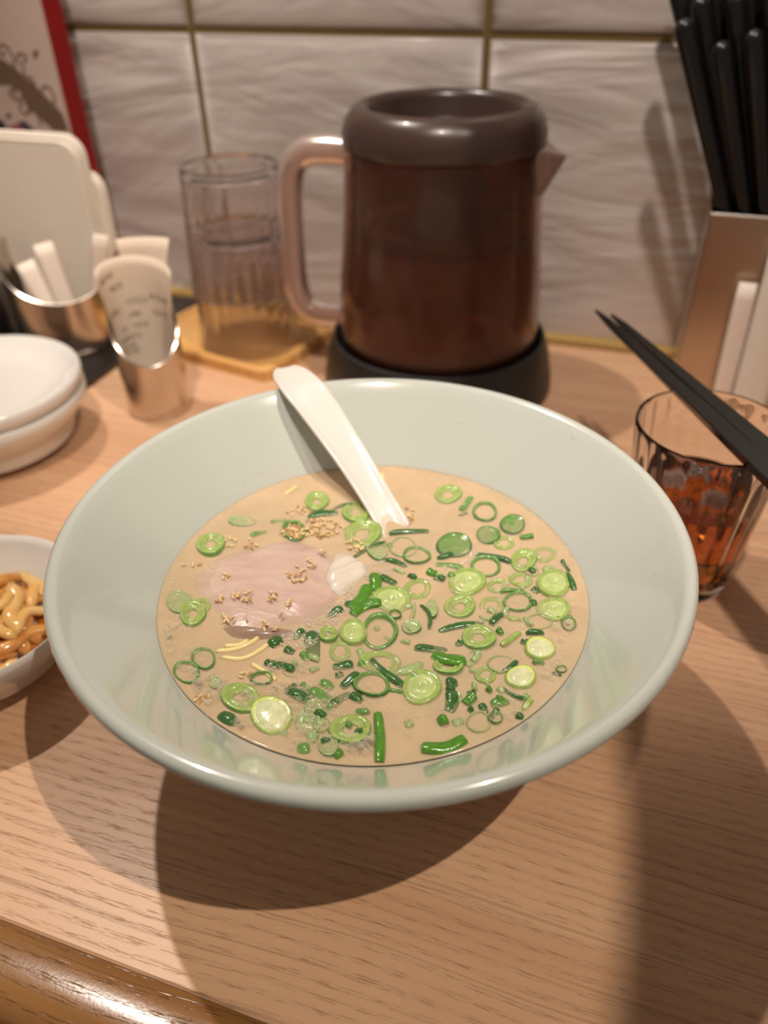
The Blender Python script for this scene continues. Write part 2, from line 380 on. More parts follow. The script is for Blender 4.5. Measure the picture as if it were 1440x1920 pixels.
def ring_item(px, py, wd, hg, kind, ang=0, seed=0):
    R = random.Random(seed*7+3)
    wd *= 1.13; hg *= 1.13
    c = at(px,py,SZ); U = (at(px+wd/2,py,SZ)-at(px-wd/2,py,SZ))/2; Vv = (at(px,py-hg/2,SZ)-at(px,py+hg/2,SZ))/2
    if ang:
        a = math.radians(ang); U, Vv = U*math.cos(a)+Vv*math.sin(a), Vv*math.cos(a)-U*math.sin(a)
    sz = (U.length+Vv.length)/2; dz = R.uniform(-.0003,.0003)+(.0003 if kind in 'DGTF' else 0); tx, ty = R.uniform(-.10,.10), R.uniform(-.10,.10)
    if kind == 'D': pf = [(1,-.0016,0),(1,.0003,0),(.97,.0009,0),(.88,.0010,1),(.80,.0006,1),(.77,0,1),(.76,-.0016,1)]; ms = (GD, GM)
    elif kind == 'T': pf = [(1,-.0014,0),(1,.0001,0),(.97,.0005,0),(.93,.0005,1),(.90,.0001,1),(.89,-.0014,1)]; ms = (GF, GF)
    elif kind == 'G': pf = [(1,-.0016,0),(1,.0001,0),(.96,.0006,0),(.86,.0006,1),(.80,.0002,1),(.5,.00015,1),(0,.0002,1)]; ms = (GD, GF)
    elif kind == 'F': pf = [(1,-.0016,0),(1,.0001,0),(.95,.0010,0),(.88,.0010,0),(.8,.0004,1),(.45,.0003,1),(0,.0006,1)]; ms = (GD, GM)
    elif kind == 'L': pf = [(1,-.0018,0),(1,.0006,0),(.96,.0012,0),(.84,.0014,1),(.68,.0010,1),(.60,.0004,1),(.52,.0008,2),(.42,.0009,2),(.34,.0003,2),(.30,-.0016,2)]; ms = (GM, GL, GL)
    elif kind == 'P': pf = [(1,-.0018,0),(1,.0006,0),(.96,.0013,0),(.84,.0014,1),(.74,.0009,1),(.68,.0012,2),(.52,.0013,2),(.46,.0009,2),(.40,.0013,2),(.18,.0014,2),(.10,.0006,2),(0,.0005,2)]; ms = (GL, GL, GV)
    elif kind == 'Y': pf = [(1,-.0018,0),(1,.0006,0),(.95,.0014,0),(.86,.0016,0),(.78,.0010,1),(.72,.0014,2),(.4,.0019,2),(0,.0020,2)]; ms = (GL, GY, GW)
    elif kind == 'W': pf = [(1,-.0014,0),(1,.0001,0),(.95,.0005,0),(.86,.0005,1),(.80,.0002,1),(.66,.0002,1),(.62,.0005,1),(.54,.0004,1),(.5,-.0012,1)]; ms = (GL, GL)
    n = 26; V = []; Fc = []; mi = []; k = len(pf); ph = R.uniform(0,6)
    for i in range(n):
        a = 2*math.pi*i/n; wv_ = 1+.045*math.sin(2*a+ph)+.03*math.sin(3*a+ph*2)
        for (r, z, _) in pf:
            q = U*(r*wv_*math.cos(a))+Vv*(r*wv_*math.sin(a))
            V.append(c+q+Vector((0,0,z+dz+q.x*tx+q.y*ty)))
    for i in range(n):
        i2 = (i+1)%n
        for j in range(k-1): Fc.append((i*k+j, i2*k+j, i2*k+j+1, i*k+j+1)); mi.append(pf[j+1][2])
    ml = list(ms)
    o = obj('scallion_ring', V, Fc, ml, org=c, mi=[min(x_,len(ml)-1) for x_ in mi]); SCAL.append((o, kind, px, py, sz)); return o
def strip_item(px, py, dx, dy, wd, kind='S', bend=0., seed=0):
    a = at(px-dx/2,py-dy/2,SZ); b = at(px+dx/2,py+dy/2,SZ); d = b-a; L = d.length; side = Vector((-d.y,d.x,0)).normalized()
    w_ = wd/2*.000235; R = random.Random(seed); n = 9; P = []; h = R.choice([.0000,.0003,.0006]) if kind != 'B' else .0008
    for i in range(n):
        t = i/(n-1); P.append(a+d*t+side*(math.sin(math.pi*t)*bend*L)+Vector((0,0,h+.0004*math.sin(t*5+seed)-(.0006 if i in (0,n-1) else 0))))
    m_ = {'S':GD,'B':GB,'M':GM,'Y':GL,'N':GF}[kind]
    V = []; Fc = []; k = 10
    for i, p in enumerate(P):
        t = (P[min(i+1,n-1)]-P[max(i-1,0)]).normalized(); s_ = Vector((-t.y,t.x,0)).normalized()
        ww = w_*(.82+.18*math.sin(math.pi*i/(n-1)))
        for q in range(k):
            an = 2*math.pi*q/k; z = math.sin(an)*(.0011 if kind=='B' else .0009)
            V.append(p+s_*(ww*math.cos(an))+Vector((0,0,z)))
    for i in range(n-1):
        for q in range(k): Fc.append((i*k+q, i*k+(q+1)%k, (i+1)*k+(q+1)%k, (i+1)*k+q))
    Fc += [tuple(range(k-1,-1,-1)), tuple(range((n-1)*k, n*k))]
    o = obj('scallion_strip' if L > .0045 else 'scallion_bit', V, Fc, m_, org=(a+b)/2); sharp(o, 50)
    SCAL.append((o, 's'+kind if L > .0045 else 'b'+kind, px, py, L)); return o
RI = [(336,1129,46,38,'G'),(362,1152,44,42,'L',30),(376,1136,34,24,'W'),(395,1022,50,38,'L'),(454,978,50,16,'G'),(594,942,40,30,'L'),(667,962,44,38,'L'),
 (552,998,40,32,'D'),(680,1002,64,44,'L'),(382,1236,40,38,'D'),(350,1262,44,38,'D'),(404,1281,24,20,'G'),(509,1343,72,62,'Y'),(452,1310,64,50,'L'),(491,1274,40,20,'D'),
 (577,1354,44,46,'G'),(603,1359,28,28,'T'),(657,1369,74,48,'L'),(616,1400,34,36,'G'),(637,1222,38,34,'W'),(616,1192,30,28,'L'),(662,1187,44,46,'P'),(697,1285,60,44,'D'),
 (735,1126,64,42,'P'),(712,1186,58,60,'D'),(771,1178,34,22,'G'),(810,1143,19,36,'G'),(783,1104,48,34,'W'),(781,1043,50,28,'D'),(852,1024,64,38,'F'),(708,1030,36,40,'G'),
 (756,1027,44,36,'T'),(875,1093,62,46,'P'),(862,1139,54,36,'L'),(897,1197,60,40,'L'),(741,1155,22,14,'D'),(840,928,46,30,'L'),(909,961,40,34,'D'),(915,1005,42,28,'F'),
 (961,986,44,30,'F'),(945,1019,34,24,'W'),(1021,1040,40,26,'W'),(981,1053,42,36,'L'),(911,1063,50,34,'D'),(977,1088,40,26,'W'),(997,1074,24,14,'T'),(1038,1095,58,46,'P'),
 (971,1130,52,32,'D',-35),(1037,1144,56,38,'P'),(1009,1167,44,26,'T',-20),(1066,1171,26,22,'D'),(933,1100,36,22,'W'),(921,1137,42,34,'W'),(790,1290,64,58,'P'),(841,1249,54,32,'L'),
 (897,1355,42,34,'T'),(929,1348,26,20,'D'),(714,1243,70,38,'W'),(910,1266,38,28,'W'),(1012,1218,54,36,'Y'),(976,1272,54,36,'Y'),(1052,1257,18,14,'D'),(938,1246,44,30,'T'),(590,1330,34,30,'G'),(545,1258,26,20,'T')]
for i, r in enumerate(RI): ring_item(*r, seed=i) if len(r) == 6 else ring_item(*r[:5], seed=i)
# px,py,dx,dy,width,kind,bend
ST = [(606,967,56,-10,16,'S',.1),(486,1002,30,-8,12,'M',.1),(522,978,30,-4,9,'M',.05),(692,1032,62,-30,9,'S',.05),(640,955,50,-16,7,'S',.15),(427,1349,32,18,17,'S',0),(518,1206,24,-14,16,'S',.1),
 (543,1221,18,6,12,'S',0),(583,1212,4,54,24,'S',.05),(512,1246,30,8,14,'S',0),(538,1252,26,14,12,'S',0),(569,1405,26,-2,17,'M',0),(560,1307,46,22,16,'S',.05),(600,1306,40,20,17,'M',.05),(640,1313,34,-22,14,'S',.1),
 (634,1417,14,-12,10,'B',0),(643,1249,38,-4,15,'S',0),(657,1277,34,-26,14,'S',0),(612,1284,26,16,14,'M',0),(702,1094,2,32,19,'B',.05),(727,1090,30,12,13,'S',.05),(672,1122,34,-42,22,'B',-.12),(688,1144,54,-22,19,'B',.15),
 (773,1148,-8,36,5,'N',.05),(796,1158,16,46,6,'S',.15),(742,1057,42,12,10,'S',.05),(767,1000,74,-6,11,'S',.04),(810,1076,16,6,14,'B',0),(842,1063,50,8,13,'M',.1),(824,1086,20,6,12,'S',0),(773,1083,16,8,9,'S',0),
 (866,1176,88,-16,12,'S',.04),(808,1217,62,4,14,'S',0),(874,946,18,-26,13,'M',0),(987,1009,24,-2,11,'B',0),(925,1048,66,16,11,'S',.05),(1070,1090,14,34,11,'S',0),(932,1162,24,-22,11,'S',.05),(961,1111,46,-3,8,'M',.05),
 (1004,1108,12,8,12,'S',0),(965,1162,24,2,7,'Y',0),(724,1260,62,52,13,'S',-.04),(843,1234,60,14,19,'B',-.14),(765,1252,56,-20,15,'N',-.1),(847,1281,23,-1,16,'S',0),(843,1316,-4,38,18,'S',.1),(861,1309,5,16,9,'N',0),
 (880,1314,18,-14,14,'B',0),(882,1333,8,-5,8,'S',0),(830,1353,18,-6,15,'B',0),(937,1318,34,-8,14,'M',0),(938,1314,14,-3,12,'B',0),(831,1396,80,-18,18,'B',-.12),(710,1386,3,92,14,'B',.02),(766,1357,10,14,12,'N',0),
 (955,1249,30,-22,9,'S',-.1),(1003,1188,34,-1,9,'S',0),(937,1187,9,8,10,'B',0),(957,1200,34,-26,10,'Y',0),(1044,1266,17,7,6,'S',0),(964,1301,52,28,6,'S',-.1),(988,1323,18,-22,9,'Y',0),(974,1346,16,4,10,'S',0),
 (917,1296,9,5,8,'B',0),(1057,1058,8,10,7,'S',0),(1064,1068,6,9,6,'S',0),(905,1215,44,-24,8,'M',.05),(560,1190,18,-20,12,'S',0),(600,1340,22,10,10,'S',0),(668,1310,24,10,12,'S',0),(885,1244,20,-14,8,'N',0),(894,972,8,6,8,'S',0),(868,965,16,-5,6,'S',0),
 (630,1150,26,-16,14,'S',.1),(655,1135,14,10,11,'S',0),(748,1072,24,8,7,'N',0),(590,1256,18,-8,9,'N',0),(575,1290,20,12,9,'M',0),(545,1290,22,-10,10,'S',0),(614,1330,20,-14,9,'M',0),(760,1205,18,4,7,'N',0)]
rx_ = random.Random(99)
for q in range(46):
    px, py = rx_.uniform(700,1060), rx_.uniform(1010,1370)
    c_ = at(px,py,SZ)
    if math.hypot(c_.x-BC[0], c_.y-BC[1]) > LR-.006 or (700 < px < 850 and py > 1300): continue
    a_ = rx_.uniform(0,3.14); l_ = rx_.uniform(10,34); ST.append((round(px),round(py),l_*math.cos(a_),l_*.7*math.sin(a_),rx_.uniform(6,12),rx_.choice('NNMS'),rx_.uniform(-.2,.2)))
for q in range(16):
    px, py = rx_.uniform(480,690), rx_.uniform(1220,1400); a_ = rx_.uniform(0,3.14); l_ = rx_.uniform(10,30)
    c_ = at(px,py,SZ)
    if math.hypot(c_.x-BC[0], c_.y-BC[1]) > LR-.006: continue
    ST.append((round(px),round(py),l_*math.cos(a_),l_*.7*math.sin(a_),rx_.uniform(8,14),rx_.choice('NMS'),rx_.uniform(-.2,.2)))
for i, r in enumerate(ST): strip_item(*r[:6], bend=r[6], seed=i)
# labels: kind + place in the bowl + rank among the alike
KN = {'D':'dark green hollow scallion ring','T':'thin pale-edged scallion ring','G':'green scallion ring with filmy centre','F':'filled dark green scallion round','L':'light green layered scallion ring',
      'P':'pale lime scallion round with whitish core','Y':'yellowish scallion round with white core','W':'faint pale half-sunk scallion ring','sS':'dark green scallion strip','sB':'bright green scallion strip',
      'sM':'medium green scallion strip','sY':'lime scallion strip','sN':'faint sunken scallion strip','bS':'small dark green scallion bit','bB':'small bright green scallion bit','bM':'small green scallion bit','bY':'small lime scallion bit','bN':'small faint scallion bit'}
def zone(px, py):
    if px < 440: return 'at the left broth edge' if py < 1200 else 'at the left front broth edge'
    if py < 1015: return 'behind the pork, near the spoon' if px < 760 else 'at the back right'
    if px > 1000: return 'near the right broth edge'
    if py < 1120: return 'just right of the pork' if px < 830 else 'in the right half'
    if py < 1230: return 'below the pork' if px < 680 else ('in the broth centre' if px < 860 else 'right of the broth centre')
    return 'in the left front' if px < 600 else ('in the front centre' if px < 800 else 'in the right front')
ordw = ['','second','third','fourth','fifth','sixth','seventh','eighth','ninth','tenth','eleventh','twelfth','thirteenth','fourteenth','fifteenth','sixteenth','seventeenth']
bk = {}
for s_ in SCAL: bk.setdefault((s_[1], zone(s_[2],s_[3])), []).append(s_)
for (kd, zn), L in bk.items():
    L.sort(key=lambda q: q[2])
    for i, (o, _, px, py, sz) in enumerate(L):
        lb = KN[kd]+' '+zn
        if len(L) == 2: lb += ', the '+('left' if i == 0 else 'right')+' one'
        elif len(L) > 2: lb += ', leftmost' if i == 0 else (', rightmost' if i == len(L)-1 else ', '+ordw[i]+' from left')
        tag(o, lb, 'scallion', 'chopped scallions in the ramen')
# ---------------------------------------------------------------- sesame
SES = bumpy(mat('toasted_sesame', srgb(222,194,142), .35, coat=.3), 600, .2, .0002); SES2 = mat('dark_toasted_sesame', srgb(186,142,88), .4)
def seedg():
    pf = [(0,-1),(.45,-.8),(.8,-.3),(.78,.15),(.5,.65),(.18,.95),(0,1)]
    V, Fc = lathe([(r*.00064, z*.00108) for r, z in pf], n=8); return [(z,x,y*.7) for x,y,z in V], Fc
sp = obj('sesame_seed', *seedg(), SES); sd = sp.data; sd2 = sd.copy(); sd2.materials[0] = SES2
CL = [(590,990,45,14,84,'in the mound between pork and back scallions','sesame mound behind the pork',.0006),(560,1000,30,8,30,'in the mound between pork and back scallions','sesame mound behind the pork',.0010),
 (560,958,18,10,12,'scattered behind the main sesame mound','sesame behind the mound',.0004),(664,1022,15,11,15,'in the small pile right of the fat','sesame pile by the fat',.0009),
 (556,1077,16,12,15,'in the clump at the middle of the pork','sesame clump on the pork',.0026),(582,1056,9,7,5,'on the seam between meat and fat','sesame on the seam',.0026),(604,1036,4,5,3,'at the back of the seam','sesame at the seam end',.0026),
 (458,1117,20,8,12,'in the left cluster along the lower pork','sesame row on the pork',.0024),(512,1117,10,7,6,'in the middle of the row on the pork','sesame middle of the row',.0024),(541,1129,10,4,5,'at the right end of the row on the pork','sesame end of the row',.0024),
 (530,1151,4,2,1,'alone near the lower right of the pork',None,.0022),(459,1156,3,3,1,'alone near the lower left of the pork',None,.0022),(427,1160,12,5,7,'at the lower left corner of the pork','sesame at pork corner',.0016),
 (500,1172,5,9,4,'at the front edge of the pork','sesame at the pork front edge',.0018),(520,1182,7,3,3,'on the browned edge of the pork','sesame on the rind',.0020),
 (425,1018,14,9,10,'beside the scallion ring at the left','sesame by the left ring',.0004),(468,1022,14,8,7,'at the back left of the pork','sesame back left of the pork',.0009),(420,1085,8,7,4,'on the left part of the pork','sesame on the left pork',.0012),
 (375,1062,26,5,6,'floating at the far left of the pork','sesame left of the pork',.0003),(408,1123,10,4,4,'left of the row on the pork','sesame left of the row',.0012),(768,966,8,12,12,'beside the spoon','sesame beside the spoon',.0005),
 (378,1310,14,8,8,'in the bubbles at the left front','sesame in the front bubbles',.0004),(458,1266,8,5,4,'near the noodles in front','sesame near the noodles',.0004)]
used = False; rs = random.Random(11)
for (px,py,rx,ry,n,wh,gp,dz) in CL:
    for q in range(n):
        a, r = rs.uniform(0,6.283), math.sqrt(rs.random())
        c = at(px+1.25*rx*r*math.cos(a), py+1.25*ry*r*math.sin(a), SZ+dz)
        o = sp if not used else sp.copy()
        if used: COL.objects.link(o); o.data = sd if rs.random() < .72 else sd2
        used = True
        o.location = c+Vector((0,0,rs.uniform(-.0001,.0006))); o.rotation_euler = (rs.uniform(-.3,.3), rs.uniform(-.5,.5), rs.uniform(0,6.28))
        tag(o, 'toasted sesame seed '+wh, 'sesame seed', gp)
# ---------------------------------------------------------------- foam and bubbles
FROTH = mat('white_froth', srgb(222,214,194), .12, spec=1, alpha=.45)
def bubbles(name, label, spots, seed, cat='foam', mt=None):
    R = random.Random(seed); L = []
    for (px,py,rx,ry,n,s0,s1) in spots:
        for _ in range(n):
            a, r = R.uniform(0,6.283), math.sqrt(R.random()); x, y = px+rx*r*math.cos(a), py+ry*r*math.sin(a)
            c = at(x,y,SZ+.0007); rb = R.uniform(s0,s1)*(.65+R.random()*.6)
            d = math.hypot(c.x-BC[0], c.y-BC[1])
            if d > LR-.0015-rb: continue
            k = 9
            pf = [(1.0,-.15),(1.0,.05),(.93,.25),(.72,.52),(.40,.68),(.05,.74)]
            V, Fc = lathe([(p*rb, c.z+q*rb*.8) for p, q in pf], (c.x,c.y), k); L.append((V,Fc))
    V, Fc = joinm(L); o = obj(name, V, Fc, mt or FOAM, org=(BC[0],BC[1],SZ)); return tag(o, label, cat, kind='stuff')
FOAM = mat('broth_bubble', srgb(232,222,194), .05, spec=1); N = NT(FOAM)
lw = N.n('ShaderNodeLayerWeight'); lw.inputs['Blend'].default_value = .35
N.l(N.ramp(lw.outputs['Facing'], [(.15,(.08,.08,.08)),(.75,(.62,.62,.62))]), N.b.inputs['Alpha'])
bubbles('foam', 'fine white froth between the pork and the scallions', [(708,1070,30,20,420,.0001,.00032),(672,1114,30,18,420,.0001,.0003),(640,1146,32,20,360,.0001,.00032),(600,1175,38,18,260,.0001,.0004),(560,1200,38,16,200,.0001,.00045),(646,1112,50,24,200,.0001,.00022)], 1, mt=FROTH)
bubbles('foam', 'foam of small bubbles over the scallions in the left front', [(540,1250,50,20,110,.0003,.0009),(500,1290,40,16,70,.0003,.0009),(390,1290,34,30,60,.0006,.0016),(452,1312,34,24,60,.0004,.0011),(580,1330,60,44,150,.0003,.0012),(560,1290,60,14,90,.0003,.0008),(440,1355,40,14,40,.0005,.0013)], 2)
bubbles('foam', 'large clear bubbles at the left edge of the broth', [(318,1200,12,34,40,.0005,.0014),(350,1240,26,30,40,.0004,.0012),(322,1110,12,36,26,.0003,.0008),(350,1170,30,20,20,.0004,.0010)], 3)
bubbles('foam', 'scattered bubbles along the front of the broth', [(650,1400,60,24,46,.0005,.0018),(700,1330,30,60,40,.0003,.0009),(780,1330,60,50,26,.0003,.0008),(560,1390,40,20,26,.0004,.0012)], 4)
bubbles('foam', 'small bubbles among the scallions in the right half', [(920,1120,130,70,110,.0003,.0010),(840,1080,40,24,50,.0003,.0010),(1050,1150,26,60,50,.0004,.0014),(1040,1240,30,50,30,.0004,.0013),(960,1330,50,30,36,.0004,.0013),(930,1010,90,40,40,.0003,.0007)], 5)
# pale froth beads modelled in place of the light glint on the back meniscus
L = []; R = random.Random(8)
for i in range(260):
    px = R.choice([R.uniform(745,800), R.uniform(885,1045)]); 
    th = None
    # walk along the liquid edge: angle from the bowl centre
    a = R.uniform(math.radians(28), math.radians(98)); rr = LR-.0006
    if math.radians(72) < a < math.radians(84): continue
    rb = R.uniform(.0003,.0006)
    V, Fc = lathe([(rb,0-.0002),(rb*.8,rb*.5),(rb*.1,rb*.8)], (0,0), 7)
    L.append(([(x+BC[0]+rr*math.cos(a), y+BC[1]+rr*math.sin(a), z+LZ+.0001) for x,y,z in V], Fc))
V, Fc = joinm(L); tag(obj('foam', V, Fc, FROTH, org=(BC[0],BC[1],LZ)), 'tiny pale bubbles standing in for the glint along the back right edge of the broth', 'foam', kind='stuff')
# droplets on the bowl wall
L = []
def on_wall(px, py):             # where the pixel's ray meets the straight inner wall of the bowl
    z = HR
    for _ in range(200):
        z -= .0002; p = at(px,py,z); r = math.hypot(p.x-BC[0],p.y-BC[1])
        if z <= LZ+(r-LR)*1.09: return p
    return p
for (px,py,rb) in [(486,884,.0010),(437,900,.0007),(456,901,.0007),(425,930,.0007),(461,932,.0006),(470,929,.0006),(400,895,.0005),(863,790,.0011),(1078,818,.0013),(1232,1074,.0009),(330,1010,.0005),(760,1000,.0001),(1060,1325,.0008),(985,1392,.0008),(388,1345,.0009),(425,1395,.001),(470,1408,.001)]:
    p = on_wall(px,py); V, Fc = lathe([(rb,-rb*.4),(rb*.85,rb*.3),(rb*.5,rb*.6),(.00002,rb*.7)], (p.x,p.y), 10); L.append(([(x,y,z+p.z) for x,y,z in V], Fc))
V, Fc = joinm(L); tag(obj('droplets', V, Fc, FOAM, bt), 'small pale droplets splashed on the inner wall', None, kind='stuff')
# ---------------------------------------------------------------- soup spoon
sc_ = [(534,686,HR+.0020),(552,706,HR+.0042),(573,730,HR+.0040),(603,770,HR-.0010),(634,815,HR-.0072),(664,860,HR-.0136),(692,905,HR-.0200),(716,945,HR-.0250),(742,990,LZ+.0006),(752,1010,LZ-.0030)]
C3 = bez([at(*q) for q in sc_], 44); wds = [.0062,.0078,.0083,.0078,.0070,.0063,.0057,.0053,.0051,.0056]
def wat(t):
    u = t*(len(wds)-1); k = min(int(u), len(wds)-2); return wds[k]+(wds[k+1]-wds[k])*(u-k)
grid = []; nC = 13
for i, p in enumerate(C3):
    t = i/44; tg = (C3[min(i+1,44)]-C3[max(i-1,0)]).normalized()
    side = tg.cross(Vector((0,0,1))).normalized(); nrm = side.cross(tg).normalized(); ww = wat(t)
    ww *= 1.07
    if i < 4: ww *= max(.05, 1-((4-i)/4.25)**3.2)**.5
    row = []
    for j in range(nC):
        s_ = -1+2*j/(nC-1); dep = (.0009+.0016*t)*(1-abs(s_)**2.2)*min(1,i/4)
        row.append(p+side*(ww*s_)-nrm*dep+nrm*(.0004*(1 if abs(s_) > .9 else 0)))
    grid.append(row)
V, Fc = sheet(grid, .0019)
spn = thing('soup_spoon', 'white plastic soup spoon leaning in the ramen, handle over the back rim', 'spoon', at(640,830,LZ))
subsurf(obj('handle', V, Fc, MELA, spn), 1)
e = C3[-1]; tg = (C3[-1]-C3[-4]).normalized(); tgh = Vector((tg.x,tg.y,0)).normalized(); sd_ = Vector((tgh.y,-tgh.x,0)); grid = []
for i in range(13):
    t = i/12; row = []
    for j in range(11):
        s_ = -1+2*j/10; ww = .0056+.0080*math.sin(math.pi*min(1,t*.62+.10))-(.0115*max(0,t-.8)/.2*.9); zb = LZ-.0046-.0060*math.sin(math.pi*t)
        row.append(e+tgh*(t*.030)+sd_*(ww*s_)+Vector((0,0,(zb-e.z)+.0010+.0040*abs(s_)**2.2*min(1,t*3))))
    grid.append(row)
V, Fc = sheet(grid, -.0008); obj('spoon_bowl', V, Fc, MELA, spn)
# ---------------------------------------------------------------- water pitcher
pa = Vector((-.1165*S,.446*S,0)); PX, PY = pa.x, pa.y; s = S
tv = thing('pitcher_stand', 'round black stand under the brown pitcher', 'stand', (PX,PY,0))
sharp(obj('stand_body', *lathe([(0,.024*s),(.058*s,.024*s),(.0618*s,.0258*s),(.0634*s,.0300*s),(.0652*s,.0335*s),(.0668*s,.0330*s),(.0705*s,.022*s),(.0735*s,.006*s),(.0737*s,0),(.069*s,0),(.066*s,.004*s),(0,.004*s)], (PX,PY), 64), BLACK, tv), 40)
pt = thing('water_pitcher', 'big smoky brown plastic pitcher of tea against the tiled wall', 'pitcher', (PX,PY,.0245*s))
body = [(0,.026*s),(.057*s,.026*s),(.0608*s,.030*s),(.0620*s,.038*s),(.0602*s,.070*s),(.0575*s,.098*s),(.0560*s,.122*s),(.0550*s,.1425*s),(.0530*s,.1425*s),(.0540*s,.122*s),(.0553*s,.098*s),(.0580*s,.070*s),(.0597*s,.040*s),(.0585*s,.032*s),(.055*s,.029*s),(0,.029*s)]
sharp(obj('pitcher_body', *lathe(body, (PX,PY), 72), SMOKE, pt), 40)
# lid with a rolled shoulder and a sunken middle
lid = [(.0540*s,.1427*s),(.0556*s,.1432*s),(.0561*s,.1455*s),(.0558*s,.1500*s),(.0540*s,.1560*s),(.0500*s,.1612*s),(.0455*s,.1632*s),(.0425*s,.1622*s),(.0408*s,.1590*s),(.0390*s,.1500*s),(.0350*s,.1440*s),(.020*s,.1415*s),(0,.1410*s),(0,.1385*s),(.022*s,.1390*s),(.0365*s,.1415*s),(.0505*s,.1440*s),(.0515*s,.1427*s)]
sharp(obj('lid', *lathe(lid, (PX,PY), 72), SMOKEL, pt), 50)
obj('lid_skirt', *lathe([(.0515*s,.1435*s),(.0512*s,.1085*s),(.0508*s,.0985*s),(.0522*s,.0985*s),(.0525*s,.110*s),(.0522*s,.1435*s)], (PX,PY), 56), SMOKE, pt)
obj('tea', *lathe([(0,.0300*s),(.053*s,.0300*s),(.0575*s,.0330*s),(.0590*s,.0400*s),(.0573*s,.070*s),(.0552*s,.092*s),(.0550*s,.0932*s),(0,.0932*s)], (PX,PY), 56), TEAD, pt)
R = random.Random(5)
for i in range(9):
    a = R.uniform(0,6.28); r = R.uniform(.010,.036)*s; c = Vector((PX+r*math.cos(a), PY+r*math.sin(a), R.uniform(.076,.089)*s)); h = .010
    V, Fc = boxg(-h,h,-h,h,-h,h); rot = Matrix.Rotation(R.uniform(0,3),3,'Z')@Matrix.Rotation(R.uniform(-.5,.5),3,'X')
    o = obj('ice_cube', [rot@Vector(v)+c for v in V], Fc, ICEM, pt); bevel(o, .002, 2)
# spout on the right
g = [(.0535,.1300,.0),(.0535,.1450,.0)]
def spv(x, y, z): return (PX+x*s, PY+y*s, z*s)
V = [spv(.050,-.017,.1370),spv(.050,.017,.1370),spv(.0530,-.012,.1220),spv(.0530,.012,.1220),spv(.0680,0,.1400),spv(.0545,-.013,.1445),spv(.0545,.013,.1445),spv(.0565,0,.1180)]
Fc = [(5,4,6),(0,2,4,5),(2,7,4),(7,3,4),(3,1,6,4),(0,5,6,1),(0,1,3,7,2)]
o = obj('spout', V, Fc, SMOKEH, pt, smooth=False); bevel(o, .0012, 2)
hp = [spv(-.0535,0,.1350),spv(-.068,0,.1358),spv(-.083,0,.1335),spv(-.0925,0,.1240),spv(-.0960,0,.108),spv(-.0968,0,.085),spv(-.0972,0,.063),spv(-.0955,0,.048),spv(-.0885,0,.0375),spv(-.076,0,.0350),spv(-.0600,0,.0370)]
V, Fc = tube(bez(hp, 40), .0082*s, 16, flat=1.1, upv=(0,1,0)); obj('handle', V, Fc, SMOKEH, pt)
# ---------------------------------------------------------------- stacked tumblers on a wooden coaster
FR = Vector((-.22*S,.405*S,0)); uu = Vector((-.98,.199,0)); vv = Vector((.199,.98,0)); cw, cdp = .118*S, .086*S
rc = .010*S; out = []
for (cx_, cy_, a0) in ((rc,rc,180),(cw-rc,rc,270),(cw-rc,cdp-rc,0),(rc,cdp-rc,90)):
    for k in range(6):
        a = math.radians(a0+k*18); out.append((cx_+rc*math.cos(a), cy_+rc*math.sin(a)))
def cb(p, ins, z):
    x = rc+(p[0]-rc) ; cxm, cym = cw/2, cdp/2
    q = (cxm+(p[0]-cxm)*(1-ins/cxm), cym+(p[1]-cym)*(1-ins/cym)); return FR+uu*q[0]+vv*q[1]+Vector((0,0,z))
lv = [(.0,.0),(0,.0078),(.0015,.0092),(.0050,.0092),(.0070,.0068)]; n = len(out); V = []; Fc = []
for ins, z in lv: V += [cb(p, ins, z) for p in out]
for r in range(len(lv)-1):
    for i in range(n): Fc.append((r*n+i, r*n+(i+1)%n, (r+1)*n+(i+1)%n, (r+1)*n+i))
Fc.append(tuple(range((len(lv)-1)*n, len(lv)*n))); Fc.append(tuple(range(n-1,-1,-1)))
cst = sharp(obj('wooden_tray', V, Fc, BOARD, org=FR+uu*cw/2+vv*cdp/2), 30); tag(cst, 'small pale wooden tray under the upturned glasses', 'tray')
def tumbler(c, z0, hgt, rr, rb, flip, material, label, cat, name='glass_tumbler', group=None, flutes=24, th=.0011, tilt=None):
    t = thing(name, label, cat, (c[0],c[1],z0), group)
    prof = [(rb*.9,0),(rb*.985,.0004),(rb,.0018),(rb+(rr-rb)*.08,.006),(rb+(rr-rb)*.3,hgt*.30),(rb+(rr-rb)*.62,hgt*.62),(rr-.0003,hgt-.0045),(rr-.0001,hgt-.0014),(rr-.0003,hgt-.0003),(rr-.0007,hgt),(rr-.0010,hgt-.0004),(rr-.0012,hgt-.0014),(rr-.0003-th,hgt-.0045),(rb+(rr-rb)*.62-th,hgt*.62),(rb+(rr-rb)*.3-th,hgt*.30),(rb+(rr-rb)*.12-th,.0105),(rb-th*1.2,.0078),(rb-th*2.2,.0064),(rb*.6,.0060),(0.00001,.0060)]
    prof = [(0.00001,.0010),(rb*.75,.0012)]+prof
    def fn(a, j, r, z):
        if flutes and 13 < j < 18: r = r - .0008*(.5+.5*math.cos(a*flutes))
        return r, (z0+hgt-z if flip else z0+z)
    V, Fc = lathe(prof, c, 144 if flutes else 64, fn=fn)
    if flip: Fc = [f[::-1] for f in Fc]
    obj('tumbler_body', V, Fc, material, t); return t
G1 = (-.2545*S,.452*S)
tumbler(G1, .0070, .0835, .0352*S, .0290*S, True, GLASS, 'lower of two upturned smoky glasses stacked on the wooden tray', 'glass', group='upturned glasses left of the pitcher')
tumbler(G1, .0480, .0835, .0352*S, .0305*S, True, GLASS, 'upper of two upturned smoky glasses stacked on the wooden tray', 'glass', group='upturned glasses left of the pitcher')
